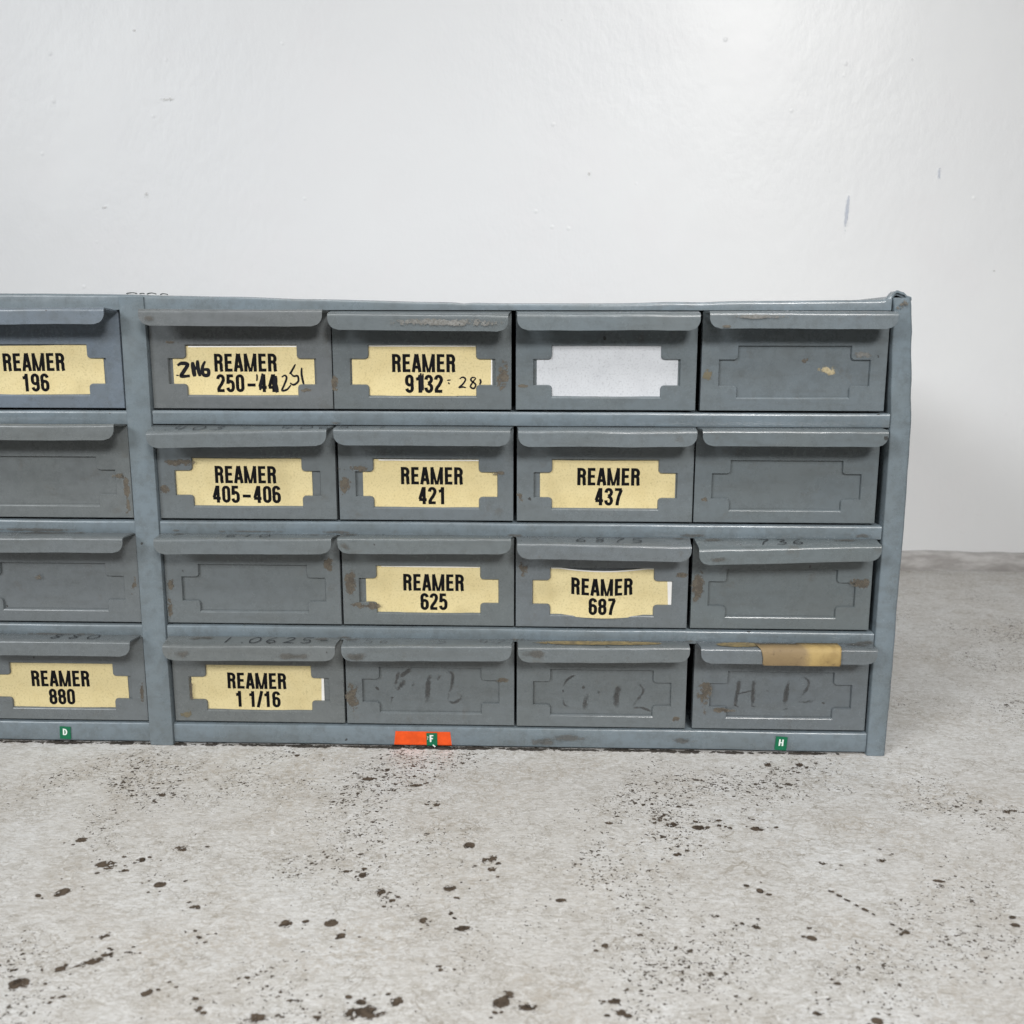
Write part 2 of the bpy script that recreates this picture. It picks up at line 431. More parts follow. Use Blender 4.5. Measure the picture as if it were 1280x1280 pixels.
CHIPS = [(0.0335,-0.1394,0.0116,0.0085,0),(0.023,-0.1625,0.0085,0.0058,49),(0.0097,-0.1159,0.0057,0.0047,0),(0.063,-0.1234,0.0072,0.0068,23),(0.0478,-0.1337,0.0047,0.0044,23),(0.0433,-0.144,0.0058,0.0035,0),(0.065,-0.155,0.0052,0.0047,11),(0.0874,-0.1724,0.0058,0.0049,0),(0.1317,-0.1836,0.0053,0.007,0),(0.1515,-0.1823,0.0056,0.0053,19),(0.1579,-0.1914,0.0034,0.0039,0),(0.0975,-0.1946,0.0041,0.0028,0),(0.0563,-0.1949,0.0055,0.0045,50),(0.056,-0.2139,0.0135,0.0050,30),(0.0479,-0.2178,0.0046,0.004,19),(0.0717,-0.206,0.0053,0.0032,0),(0.0641,-0.2073,0.003,0.0026,0),(0.0358,-0.2282,0.0083,0.0086,39),(0.0532,-0.238,0.0037,0.0036,19),(0.0889,-0.2307,0.005,0.0038,45),(0.1128,-0.2391,0.0043,0.004,18),(0.1372,-0.2432,0.0085,0.007,25),(0.1252,-0.2202,0.0029,0.003,0),(0.1476,-0.2333,0.0056,0.0028,10),(0.1763,-0.2397,0.0159,0.0098,-9),(0.1734,-0.2338,0.005,0.0041,-12),(0.1872,-0.2324,0.0062,0.0055,17),(0.2291,-0.2301,0.0062,0.0112,-26),(0.1692,-0.1587,0.0048,0.0072,0),(0.1756,-0.1643,0.0033,0.0032,0),(0.159,-0.1435,0.0046,0.0049,0),(0.2009,-0.1536,0.006,0.0053,0),(0.2181,-0.127,0.0063,0.0096,-16),(0.2069,-0.1145,0.0056,0.0062,0),(0.2201,-0.1364,0.0046,0.0043,0),(0.2097,-0.1844,0.0076,0.0041,0),(0.2038,-0.1727,0.0029,0.0055,0),(0.1916,-0.1791,0.0035,0.0048,0),(0.2023,-0.2104,0.0033,0.0026,0),(0.1706,-0.0498,0.0091,0.004,13),(0.1442,-0.0427,0.0092,0.0041,0),(0.1857,-0.0722,0.0044,0.0046,55),(0.0949,-0.0122,0.0039,0.0045,0),(0.032,-0.0664,0.0044,0.0038,0),(0.3126,-0.0897,0.0075,0.0068,0),(0.3268,-0.0925,0.0092,0.005,0),(0.3558,-0.0923,0.0071,0.005,0),(0.3364,-0.0897,0.0034,0.0034,0),(0.2783,-0.0892,0.0059,0.0034,0),(0.3073,-0.0813,0.0034,0.0061,-38),(0.3109,-0.1193,0.0044,0.0038,20),(0.3795,-0.1258,0.0058,0.0051,25),(0.4091,-0.121,0.0059,0.0052,0),(0.4323,-0.1394,0.0083,0.0028,-8),(0.3449,-0.1505,0.003,0.004,0),(0.2528,-0.1616,0.0051,0.0032,0),(0.2862,-0.1863,0.0038,0.0029,18),(0.2706,-0.1947,0.003,0.0039,0),(0.3595,-0.1866,0.0044,0.004,-58),(0.4013,-0.18,0.0045,0.0035,-16),(0.3605,-0.2135,0.0029,0.003,0),(0.2723,-0.2295,0.0047,0.0037,0),(0.274,-0.2358,0.0043,0.0036,0),(0.2379,-0.2339,0.0086,0.0041,0),(0.3494,-0.2337,0.0052,0.0032,-14),(0.3709,-0.2373,0.0042,0.004,0),(0.3556,-0.2257,0.0034,0.0028,16),(0.3372,-0.1794,0.0038,0.0041,0),(0.3219,-0.171,0.0064,0.0049,0),(0.4974,-0.0693,0.0129,0.0072,0),(0.4513,-0.1736,0.0049,0.003,0),(0.3778,-0.0155,0.0048,0.0055,0),(0.3966,-0.0159,0.0048,0.0066,0)]
ch = [(x, y, w * 1.0, h * .95, a) for x, y, w, h, a in CHIPS]
for x, y, w, h, a in list(ch):
    for i in range(int(2 + 5 * rnd())):
        an = rnd() * 6.28; d = (.75 + 1.6 * rnd()); s = .0007 + .0016 * rnd() ** 2
        ch.append((x + math.cos(an) * w * d, y + math.sin(an) * h * d, s * 1.4, s, rnd() * 90 - 45))
# a broken hairline of little chips, lower right
for i in range(9):
    t_ = i / 8
    ch.append((.3775 + .0225 * t_, -.150 - .029 * t_, .0032, .0018, -50 + 20 * rnd()))
V, F, U = decal(ch, lambda a, b: (a, b, 0))
V = [(x, y, .0001 + (i // 4) * 1.2e-6) for i, (x, y, z) in enumerate(V)]
o = obj_raw('chipped_paint', V, F, M['chip'], fl, uv=U)
o['kind'] = 'stuff'

items = []  # contact shadow painted as a dark strip along the cabinet foot
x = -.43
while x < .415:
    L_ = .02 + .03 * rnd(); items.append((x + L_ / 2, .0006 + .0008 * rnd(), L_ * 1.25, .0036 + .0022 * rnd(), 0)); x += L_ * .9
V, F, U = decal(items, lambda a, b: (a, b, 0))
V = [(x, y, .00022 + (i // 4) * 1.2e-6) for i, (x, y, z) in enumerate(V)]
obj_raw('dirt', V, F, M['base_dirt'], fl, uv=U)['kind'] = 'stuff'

def wall_decal(name, items, mat):
    for it in items:
        V, F, U = decal([it], lambda a, b: (a, WALL_Y - .0006, b))
        obj_raw(name, V, F, mat, wl, uv=U)
wall_decal('scratch', [(.5425, .363, .0035, .034, -3), (.6305, .401, .0035, .013, 2)], M['wallmark_b'])
wall_decal('scuff_mark', [(-.132, .4748, .022, .004, 3), (-.1627, .384, .009, .010, 0), (-.164, .539, .003, .003, 0),
                          (-.2075, .371, .008, .003, 10), (.2568, .545, .003, .002, 0),
                          (.2855, .402, .004, .004, 0), (.5388, .503, .003, .004, 0), (.596, .507, .003, .003, 0),
                          (.692, .308, .004, .003, 0)], M['wallmark_g'])

# ------------------------------------------------------------------ stroke lettering
def smooth_pts(pts, n=5, closed=False):
    P = [Vector(p) for p in pts]; out = []
    N = len(P); rng = N if closed else N - 1
    for i in range(rng):
        p0 = P[(i - 1) % N] if (closed or i > 0) else P[i]
        p1 = P[i]; p2 = P[(i + 1) % N]
        p3 = P[(i + 2) % N] if (closed or i + 2 < N) else p2
        for k in range(n):
            t = k / n
            out.append(.5 * ((2 * p1) + (p2 - p0) * t + (2 * p0 - 5 * p1 + 4 * p2 - p3) * t * t + (3 * p1 - p0 - 3 * p2 + p3) * t ** 3))
    if not closed: out.append(P[-1])
    return [(v[0], v[1]) for v in out]

def ribbon(pts, wv, wh=None, closed=False, taper=False):
    """quad strip along pts; wv = stroke width of vertical strokes, wh = of horizontal strokes"""
    wh = wh or wv
    n = len(pts); L = []; Rr = []
    for i in range(n):
        a = pts[(i - 1) % n] if (closed or i > 0) else pts[i]
        b = pts[i]
        c = pts[(i + 1) % n] if (closed or i < n - 1) else pts[i]
        def nrm(p, q):
            d = Vector((q[0] - p[0], q[1] - p[1]))
            return Vector((-d.y, d.x)).normalized() if d.length > 1e-9 else None
        n1, n2 = nrm(a, b), nrm(b, c)
        if n1 is None: n1 = n2
        if n2 is None: n2 = n1
        mm = (n1 + n2); mm = mm.normalized() if mm.length > 1e-6 else n1
        k = 1 / max(.45, mm.dot(n1))
        w = (wv * abs(mm.x) ** 2 + wh * abs(mm.y) ** 2) * .5 * k
        if taper:
            t = i / (n - 1); w *= .55 + .45 * min(1, 4 * t, 4 * (1 - t) + .2)
        L.append((b[0] + mm.x * w, b[1] + mm.y * w)); Rr.append((b[0] - mm.x * w, b[1] - mm.y * w))
    V = L + Rr; F = []
    for i in range(n if closed else n - 1):
        j = (i + 1) % n
        F.append((i, j, n + j, n + i))
    return V, F

T, S = .20, .10         # stem weight and half of it
B = .17                   # bar weight
def o_loop(x0, x1, y0, y1):
    r = (x1 - x0) * .5; xm = (x0 + x1) / 2; P = []
    for cx, cy, a0 in ((xm, y1 - r, 0), (xm, y0 + r, 180)):
        for k in range(9):
            a = R(a0 + k * 22.5); P.append((cx + r * math.cos(a), cy + r * math.sin(a) * 1.0))
    return P
def arc(cx, cy, r, a0, a1, n=9, ry=None):
    return [(cx + r * math.cos(R(a0 + (a1 - a0) * k / (n - 1))), cy + (ry or r) * math.sin(R(a0 + (a1 - a0) * k / (n - 1)))) for k in range(n)]
G = {}   # glyph -> (advance, [(points, closed)])
y1 = 1 - B / 2; y0 = B / 2
G['R'] = (.60, [([(S, 0), (S, 1)], 0), ([(S, y1), (.27, y1)] + arc(.27, y1 - .195, .165, 90, -90, 9, .195) + [(S, y1 - .39)], 0),
                ([(.24, y1 - .39)] + arc(.25, .36, .165, 90, 0, 6, .18) + [(.415, .12), (.445, 0)], 0)])
G['E'] = (.54, [([(S, 0), (S, 1)], 0), ([(S, y1), (.455, y1)], 0), ([(S, .52), (.425, .52)], 0), ([(S, y0), (.465, y0)], 0)])
G['A'] = (.57, [([(.065, 0), (.245, 1)], 0), ([(.465, 0), (.285, 1)], 0), ([(.12, .28), (.41, .28)], 0)])
G['M'] = (.84, [([(S, 0), (S, 1)], 0), ([(.665, 0), (.665, 1)], 0), ([(.115, 1), (.355, .0)], 0, .72), ([(.65, 1), (.41, .0)], 0, .72)])
G['0'] = (.55, [(o_loop(S, .42, y0, y1), 1)])
G['1'] = (.55, [([(.30, 0), (.30, 1)], 0), ([(.07, .76), (.18, .775), (.27, .84), (.30, .93)], 0)])
G['2'] = (.55, [(arc(.25, .745, .165, 185, 0, 9, .18) + arc(.25, .745, .165, -8, -30, 3, .22) + [(.30, .46), (.17, .30), (.11, .19), (.10, y0 + .0)], 0), ([(.02, y0), (.46, y0)], 0)])
G['3'] = (.55, [(arc(.245, .745, .160, 185, -70, 12, .18) + [(.20, .535)], 0), ([(.20, .530)] + arc(.245, .275, .170, 70, -185, 13, .205), 0)])
G['4'] = (.55, [([(.335, 0), (.335, 1)], 0), ([(.30, .97), (.07, .29)], 0), ([(.02, .265), (.49, .265)], 0)])
G['5'] = (.55, [([(.43, y1), (.13, y1)], 0), ([(.135, 1), (.10, .46)], 0), ([(.105, .50), (.16, .575)] + arc(.25, .42, .168, 90, 0, 6, .19) + [(.418, .28)] + arc(.25, .27, .168, 0, -175, 9, .198), 0)])
G['6'] = (.55, [(arc(.25, .75, .165, 5, 180, 9, .178) + [(S, .5), (S, .25)] + arc(.25, .265, .168, 180, 360, 9, .193) + [(.418, .36)] + arc(.25, .38, .168, 0, 150, 8, .19), 0)])
G['9'] = (.55, [([(.5 - x, 1 - y) for x, y in G['6'][1][0][0]], 0)])
G['7'] = (.50, [([(.03, y1), (.46, y1)], 0), ([(.42, .90), (.27, .52), (.20, .22), (.175, 0)], 0)])
G['8'] = (.55, [(o_loop(.095, .405, .515, y1), 1), (o_loop(S, .42, y0, .53), 1)])
G['-'] = (.76, [([(.12, .40), (.62, .40)], 0)])
G['/'] = (.36, [([(.03, -.02), (.31, 1.02)], 0)])
G[' '] = (.24, [])
G['D'] = (.62, [([(S, 0), (S, 1)], 0), ([(S, y1), (.22, y1)] + arc(.26, .5, .24, 80, -80, 11, y1 - .5) + [(.22, y0), (S, y0)], 0)])
G['F'] = (.52, [([(S, 0), (S, 1)], 0), ([(S, y1), (.46, y1)], 0), ([(S, .50), (.40, .50)], 0)])
G['H'] = (.62, [([(S, 0), (S, 1)], 0), ([(.50, 0), (.50, 1)], 0), ([(S, .5), (.50, .5)], 0)])

def text_mesh(s, h, cx, cz, y, wscale=1.0, track=.03, put=None, layer=0):
    """flat letters, cap height h, centred on cx with their foot at cz, facing -Y"""
    tot = sum(G[c][0] + track for c in s) - track
    x = -tot / 2; V = []; F = []; k = layer
    for c in s:
        for st in G[c][1]:
            pts, cl = st[:2]; ws = st[2] if len(st) > 2 else 1.0
            v, f = ribbon(pts, T * ws, B * ws, bool(cl)); b = len(V); k += 1
            for px, pz in v:
                q = (cx + (x + px) * h * wscale, y - 8e-6 * (k % 7), cz + pz * h)
                V.append(put(q) if put else q)
            F += [tuple(i + b for i in q) for q in f]
        x += G[c][0] + track
    return V, F

def hand(strokes, w, plane, layer=0):
    """pen strokes: lists of (a, b) in metres, drawn as ribbons on plane(a, b, lift)"""
    V = []; F = []
    for k, st in enumerate(strokes):
        ww = w
        if isinstance(st, tuple): ww, st = st
        pts = smooth_pts(st, 5) if len(st) > 2 else [st[0], ((st[0][0] + st[1][0]) / 2, (st[0][1] + st[1][1]) / 2), st[1]]
        v, f = ribbon(pts, ww, ww, False, True); b = len(V)
        V += [plane(a, c, 8e-6 * (k % 9) + layer * 8e-5) for a, c in v]
        F += [tuple(i + b for i in q) for q in f]
    return V, F

# digits as quick handwriting, unit box about .6 x 1
HW = {'0': [[(.3, 1), (.05, .6), (.12, .1), (.4, .0), (.58, .45), (.48, .9), (.25, 1)]],
      '1': [[(.3, 1), (.27, .5), (.25, 0)]],
      '2': [[(.05, .8), (.25, 1), (.48, .85), (.35, .45), (.02, .02)], [(.02, .02), (.3, .08), (.62, .0)]],
      '3': [[(.08, .9), (.35, 1), (.5, .8), (.25, .55), (.55, .35), (.4, .02), (.05, .08)]],
      '4': [[(.12, 1), (.05, .45), (.55, .42)], [(.45, .95), (.38, 0)]],
      '5': [[(.1, 1), (.08, .58), (.4, .55), (.5, .25), (.3, 0), (.03, .1)], [(.1, 1), (.55, .98)]],
      '6': [[(.42, 1), (.1, .6), (.05, .2), (.3, .0), (.5, .22), (.32, .45), (.08, .25)]],
      '7': [[(.03, .95), (.55, .98), (.3, .5), (.2, 0)]],
      '8': [[(.45, .9), (.2, 1), (.1, .75), (.45, .35), (.3, .0), (.08, .2), (.35, .55), (.48, .85)]],
      '.': [[(.2, .06), (.26, .0)]], '-': [[(.05, .45), (.5, .48)]], 'F': [[(.15, 1), (.08, .0)], [(.15, .98), (.6, 1)], [(.12, .55), (.45, .58)]]}
def hand_text(s, h, x, z, adv=.8, slant=.15, wscale=1.0):
    out = []
    for c in s:
        if c in HW:
            for st in HW[c]:
                out.append([(x + (a * wscale + b * slant) * h, z + b * h + .03 * h * (rnd() - .5)) for a, b in st])
        x += h * adv * wscale * (.55 if c in '. ' else 1)
    return out

# ------------------------------------------------------------------ cabinet
cab = empty('drawer_cabinet', (0.0073, 0.15, 0.0))
tag(cab, 'long grey enamelled steel cabinet of small parts drawers standing on the concrete floor', 'cabinet')
OFF = Vector((-0.0073, -0.15, 0))
def cobj(name, vf, mat, parent=cab, soft=.55):
    V = [tuple(Vector(v) + (OFF if parent is cab else Vector((0, 0, 0)))) for v in vf[0]]
    o = obj(name, V, vf[1], mat, parent)
    sharp(o, soft)
    return o

DEPTH = .305
XL, XR = 0.0146, 0.4402                # right bay, between centre post and end post
XLL, XLR = -0.4256, 0.0                # left bay
RT = [.2080, .1425, .0777, .0141]      # top of the rail under each row
def rail_prof(zt, h, front=0.0, r=.0011):
    t = .0009
    return [(DEPTH - .004, zt - .0006), (front + r * 1.2, zt - .0004), (front + r * .45, zt - .0006), (front + r * .1, zt - .0012), (front, zt - .0022),
            (front, zt - h + .0006), (front + .0003, zt - h), (front + .010, zt - h), (front + .010, zt - h + t), (front + t, zt - h + t),
            (front + t, zt - .0026), (front + t + .0006, zt - .0018), (DEPTH - .004, zt - .0018)]
def wob(seed, amp):
    def f(p, k):
        x, y, z = p
        if y > .02: return p
        return (x, y + amp * .7 * mnoise.noise((x * 22, seed, z * 40)), z + amp * mnoise.noise((x * 15, seed + 5, 0)))
    return f
for (xa, xb) in ((XL, XR), (XLL, XLR)):
    for i, zt in enumerate(RT):
        h = 0.0083 if i < 3 else 0.0122
        fr = 0.0 if i < 3 else .0006
        cobj('shelf' if i < 3 else 'bottom_shelf', extrude_profile(rail_prof(zt, h, fr), lin(xa + .0003, xb - .0003, 60), wob(i * 3.1 + xa * 20, .00035)), M['frame'])

TOPZ = [(-.4385, .2742), (-.07, .2746), (0, .2742), (.06, .2729), (.1156, .2713), (.188, .2698), (.2245, .2692), (.27, .2692), (.35, .2705),
        (.425, .2711), (.4322, .2714), (.4352, .2736), (.4388, .2768), (.4422, .2758), (.4452, .2736), (.4472, .2730)]
def topz(x):
    return interp(TOPZ, x)
def top_f(p, k):
    x, y, z = p
    fade = math.exp(-max(0, y) / .012)
    zt = topz(x); base = .2722
    ztop = zt - .0012 * (1 - fade) if x < .432 else .2698 + (zt - .2698) * fade
    s = .0002 * mnoise.noise((x * 40, 2, y * 10))
    # dings knocked into the front edge
    for dx, da, dw in ((.1965, .0007, .004), (.330, .0004, .01), (.02, .0003, .02)):
        s -= da * math.exp(-((x - dx) / dw) ** 2)
    if z > -.5: return (x, y, ztop + s + z)
    if x > .4362: return (x, y, ztop - .0011)
    return (x, y + .0006 * mnoise.noise((x * 9, 7, 0)), .2652)
tp = [(DEPTH, 0), (.02, 0), (.0016, 0), (.0006, -.0003), (.0001, -.0010), (-.0001, -.0020), (-.0001, -1), (.009, -1), (.009, -.9), (.0012, -.9)]
xs = lin(-.4380, .428, 170) + lin(.4285, .43618, 20) + lin(.43622, .4470, 30)
def top_ff(p, k):
    x, y, z = p
    q = top_f(p, k)
    if k >= 8: return (q[0], q[1], .2661 if x <= .4362 else topz(x) - .0010)
    return q
tpp = tp + [(.0012, -.0028), (DEPTH, -.0012)]
def top_fff(p, k):
    if k >= 10: return top_f(p, k)
    return top_ff(p, k)
cobj('top_panel', extrude_profile(tpp, xs, top_fff), M['frame'], soft=.7)

# centre post, a hair proud of the rails
def rbox(x0, x1, y0, y1, z0, z1, r=.0008, nz=24, wobble=0.0, seed=0):
    prof = [(x0, y1), (x0, y0 + r), (x0 + r * .3, y0 + r * .3), (x0 + r, y0), (x1 - r, y0), (x1 - r * .3, y0 + r * .3), (x1, y0 + r), (x1, y1)]
    V = []; F = []; n = len(prof)
    zs = lin(z0, z1, nz)
    for z in zs:
        for x, y in prof:
            V.append((x + wobble * mnoise.noise((z * 22, seed, 0)), y + wobble * .6 * mnoise.noise((z * 18, x * 50, seed)), z))
    for i in range(nz - 1):
        for k in range(n):
            a = i * n + k; b = i * n + (k + 1) % n
            F.append((a, b, b + n, a + n))
    F.append(tuple(range(n))); F.append(tuple((nz - 1) * n + k for k in range(n)))
    return V, F
cobj('centre_post', rbox(0.0, 0.0146, -.0013, .012, .0004, .2724, wobble=.0003, seed=4), M['frame'])
cobj('partition', box(.0066, .0080, .0125, DEPTH - .002, .0141, .2655), M['frame'])

# end panels: flange on the front, sheet running back; the right one has been knocked out of true
OUT = [(0, .4516), (.0433, .4523), (.103, .4523), (.141, .4526), (.175, .4526), (.197, .4524), (.2245, .4508), (.2512, .4488), (.265, .4474), (.2735, .4464)]
INN = [(0, .4402), (.1427, .4403), (.17, .4404), (.204, .4402), (.225, .4390), (.2547, .4375), (.2644, .4375), (.2735, .4362)]
def end_panel(sign):
    V = []; F = []
    zs = lin(0.0003, .2722, 60)
    if sign < 0:
        o_ = lambda z: -.4370 + .0005 * mnoise.noise((z * 20, 9, 0)); i_ = lambda z: -.4256
    else:
        o_ = lambda z: interp(OUT, z) + .0004 * mnoise.noise((z * 60, 3, 0)); i_ = lambda z: interp(INN, z)
    rest = .4516 if sign > 0 else -.4370
    ys = [.012, .03, .08, .18, DEPTH]
    n = None
    for z in zs:
        xi, xo = i_(z), o_(z)
        s = 1 if xo > xi else -1
        fy = -.0012 + .0006 * mnoise.noise((z * 25, 1.3, 5)) - (.0012 * math.exp(-((z - .262) / .012) ** 2) if sign > 0 else 0)
        row = [(xi + s * .0009, .014, z), (xi, .014, z), (xi, fy + .0008, z), (xi + s * .0003, fy + .0002, z), (xi + s * .0009, fy, z),
               ((xi + xo) / 2, fy - .0002, z), (xo - s * .0018, fy, z), (xo - s * .0006, fy + .0005, z), (xo, fy + .0018, z)]
        for y in ys:
            t = min(1, y / .1)
            row.append((xo + (rest - xo) * t, y, z))
        for y in reversed(ys):
            t = min(1, y / .1)
            row.append((xo + (rest - xo) * t - s * .0009, y, z))
        row.append((xo - s * .0018, fy + .0012, z)); row.append((xi + s * .0009, fy + .0012, z))
        n = len(row); V += row
    for i in range(len(zs) - 1):
        for k in range(n):
            a = i * n + k; b = i * n + (k + 1) % n
            F.append((a, b, b + n, a + n))
    F.append(tuple(range(n))[::-1]); F.append(tuple((len(zs) - 1) * n + k for k in range(n)))
    return V, F
cobj('side_panel', end_panel(1), M['frame'], soft=.8)
cobj('side_panel', end_panel(-1), M['frame'], soft=.8)
cobj('back_panel', box(-.4358, .4502, DEPTH + .0005, DEPTH + .0015, .001, .2700), M['frame'])

def cab_decal(name, items, mat, y=-.0016):
    for it in items:
        V, F, U = decal([it], lambda a, b: tuple(Vector((a, y, b)) + OFF))
        obj_raw(name, V, F, mat, cab, uv=U)
cab_decal('rust_patch', [(.4418, .2688, .006, .005, 20), (.4390, .2665, .004, .002, 0)], M['wear_b'], -.0034)
o = cab_decal('grime', [(.1225, .0713, .016, .0022, 0), (.1215, .1363, .020, .0028, 0), (.1225, .2010, .010, .002, 0), (.2265, .1352, .012, .002, 0),
                        (.2280, .0712, .010, .0025, 0), (.3305, .1360, .016, .0025, 0), (.3310, .0712, .016, .003, 0), (.2600, .0085, .030, .005, 0), (.2440, .0060, .02, .006, 0),
                        (.3300, .0080, .02, .004, 0), (.4280, .1365, .010, .003, 0), (.4360, .0713, .016, .003, 0), (.0700, .1363, .05, .0015, 0), (-.06, .1363, .06, .002, 0),
                        (.0250, .1365, .008, .002, 0), (-.05, .0715, .06, .0016, 0)], M['grease'], -.0006)

# ------------------------------------------------------------------ letter stickers and tape on the bottom rail
def sticker(x, z, w, h, rot, letter, y, ltr_h):
    st = obj('letter_sticker', *box(-w / 2, w / 2, -.00025, .0002, -h / 2, h / 2), M['green'], cab)
    st.location = Vector((x, y, z)) + OFF; st.rotation_euler = (0, R(rot), 0)
    st['label'] = 'green embossed %s sticker' % letter
    V, F = text_mesh(letter, ltr_h, 0, -ltr_h / 2 + .0006, -.00032, 1.1)
    obj('letter', V, F, M['white_print'], st)
    return st
tg = obj('tape_strip', [tuple(Vector(v) + OFF) for v in
        [(.1530, .0004, .0111), (.1868, .0004, .0110), (.1876, .0004, .0028), (.1878, .0006, .0021), (.1519, .0006, .0021), (.1521, .0004, .0028)]],
        [(0, 1, 2, 5), (5, 2, 3, 4)], M['orange'], cab)
tg['label'] = 'bright orange tape on the bottom rail'
sticker(-.0536, .0069, .0068, .0080, 3, 'D', .0002, .0042)
sticker(.1755, .0062, .0066, .0080, -1, 'F', .0001, .0046)
sticker(.3887, .0068, .0070, .0086, 4, 'H', .0002, .0042)
V, F, U = decal([(.1768, .0021, .0016, .0006, -40), (.1731, .0078, .0005, .0005, 0), (.1729, .0066, .0004, .0004, 0)], lambda a, b: tuple(Vector((a, -.0004, b)) + OFF))
obj_raw('peeled_plastic', V, F, M['white_print'], cab, uv=U)['kind'] = 'stuff'

# ------------------------------------------------------------------ drawers
HP = .0557                       # height of a drawer front
def cross(W, e, sag=0.0):
    """outline of the stamped label window, shrunk by e; x from the middle of the front"""
    x0, x1, x2, x3 = -W / 2 + .0098, -W / 2 + .0203, W / 2 - .0199, W / 2 - .0090
    z0, z1, z2, z3 = .0068, .0138, .0292, .0370
    x0 += e; x3 -= e; z0 += e * 2.3; z3 -= e; r = .0017 + e
    def corner(cx, cz, a0, a1): return [(cx + r * math.cos(R(a0 + (a1 - a0) * k / 4)), cz + r * math.sin(R(a0 + (a1 - a0) * k / 4))) for k in range(5)]
    a, b, c, d = x1 + e, x2 - e, z1 + e, z2 - e
    P = [(a, z0), (b, z0)]
    P += corner(b + r, c - r, 180, 90)
    P += [(x3, c), (x3, d)]
    P += corner(b + r, d + r, 270, 180)
    P += [(b, z3), (a, z3)]
    P += corner(a - r, d + r, 0, -90)
    P += [(x0, d), (x0, c)]
    P += corner(a - r, c - r, 90, 0)
    return P, (x0, x3, z0, z3)

def front_panel(W):
    bm = bmesh.new()
    ch = .00045
    ring = lambda i, y: [bm.verts.new((x, y, z)) for x, z in ((-W / 2 + i, i), (W / 2 - i, i), (W / 2 - i, HP - i), (-W / 2 + i, HP - i))]
    A = ring(ch, 0); Bv = ring(ch * .3, ch * .3); Cv = ring(0, ch); D = ring(0, .006)
    for P, Q in ((A, Bv), (Bv, Cv), (Cv, D)):
        for k in range(4): bm.faces.new((P[k], P[(k + 1) % 4], Q[(k + 1) % 4], Q[k]))
    h0 = [bm.verts.new((x, 0, z)) for x, z in cross(W, 0)[0]]
    h1 = [bm.verts.new((x, .00022, z)) for x, z in cross(W, .0002)[0]]
    h2 = [bm.verts.new((x, .0011, z)) for x, z in cross(W, .00050)[0]]
    n = len(h0)
    for P, Q in ((h0, h1), (h1, h2)):
        for k in range(n): bm.faces.new((P[k], P[(k + 1) % n], Q[(k + 1) % n], Q[k]))
    es = [bm.edges.get((A[k], A[(k + 1) % 4])) for k in range(4)] + [bm.edges.get((h0[k], h0[(k + 1) % n])) for k in range(n)]
    bmesh.ops.triangle_fill(bm, use_beauty=True, use_dissolve=False, edges=es)
    # pocket behind the window: the card slides in between
    _, (x0, x3, z0, z3) = cross(W, 0)
    g = .0012
    pk = [bm.verts.new((x, .0017, z)) for x, z in ((x0 - g * .2, z0 + .0006), (x3 + g * .2, z0 + .0006), (x3 + g * .2, z3 + g), (x0 - g * .2, z3 + g))]
    bm.faces.new(pk)
    sl = [bm.verts.new((x, .0004, z)) for x, z in ((x0 - g * .2, z0 - .0003), (x3 + g * .2, z0 - .0003))]
    bm.faces.new((pk[0], pk[1], sl[1], sl[0]))
    bmesh.ops.recalc_face_normals(bm, faces=bm.faces)
    me = bpy.data.meshes.new('front_panel'); bm.to_mesh(me); bm.free()
    return me

def handle_mesh(W, dl, dr, seed, wl=.0012, wr=.0012):
    """flange folded forward off the top of the front, then down into a finger lip with rounded lower corners"""
    t = .0009; zt = HP + .0004; yf = -.0165; hl = .0093; r = .0062
    top = [(.0008, zt - .0012), (.0002, zt - .0004), (-.0008, zt), (-.006, zt), (-.0125, zt)]
    bend = [(yf + .0019, zt - .00004), (yf + .0013, zt - .0002), (yf + .0007, zt - .0005), (yf + .0003, zt - .0010), (yf + .0001, zt - .0015), (yf, zt - .0021)]
    lipz = [.0021 + (hl - .0021) * k / 8 for k in range(1, 9)]
    front = [(yf - .0002 * k / 8 , zt - z) for k, z in enumerate(lipz)]
    prof = top + bend + front
    NX = 44
    V = []; F = []
    def shift(x, y, z):
        u = (x + W / 2) / W
        fw = max(0, min(1, -y / .0165))
        d = (dl * (1 - u) + dr * u) * fw
        n_ = .00035 * fw * mnoise.noise((x * 30, seed * 3.7, 0)) + .00015 * fw * mnoise.noise((x * 110, seed * 1.7, 3))
        yy = .0005 * fw * mnoise.noise((x * 24, seed * 2.3, z * 30)) if y < -.012 else 0
        return (x, y + yy, z + d + n_)
    for side in (0, 1):
        for (y, z) in prof:
            drop = zt - z
            ins_l = wl * max(0, min(1, -y / .012)) ; ins_r = wr * max(0, min(1, -y / .012))
            if y <= yf + .0001 and drop > hl - r:
                q = drop - (hl - r); c_ = r - math.sqrt(max(0, r * r - q * q)); ins_l += c_; ins_r += c_
            yy, zz = y, z
            if side:     # inner skin
                if y > yf + .0015: zz = z - t
                elif y > yf + .00005 and drop < .0021: yy = y + t * .75; zz = z - t * .65
                else: yy = y + t
            for i in range(NX):
                u = i / (NX - 1)
                x = -W / 2 + ins_l + (W - ins_l - ins_r) * u
                V.append(shift(x, yy, zz))
    m_ = len(prof); half = m_ * NX
    for s in (0, 1):
        for k in range(m_ - 1):
            for i in range(NX - 1):
                a = s * half + k * NX + i
                F.append((a, a + 1, a + NX + 1, a + NX))
    for k in range(m_ - 1):
        for i in (0, NX - 1):
            a = k * NX + i; F.append((a, a + NX, a + NX + half, a + half))
    for k in (0, m_ - 1):
        for i in range(NX - 1):
            a = k * NX + i; F.append((a, a + 1, a + 1 + half, a + half))
    return V, F

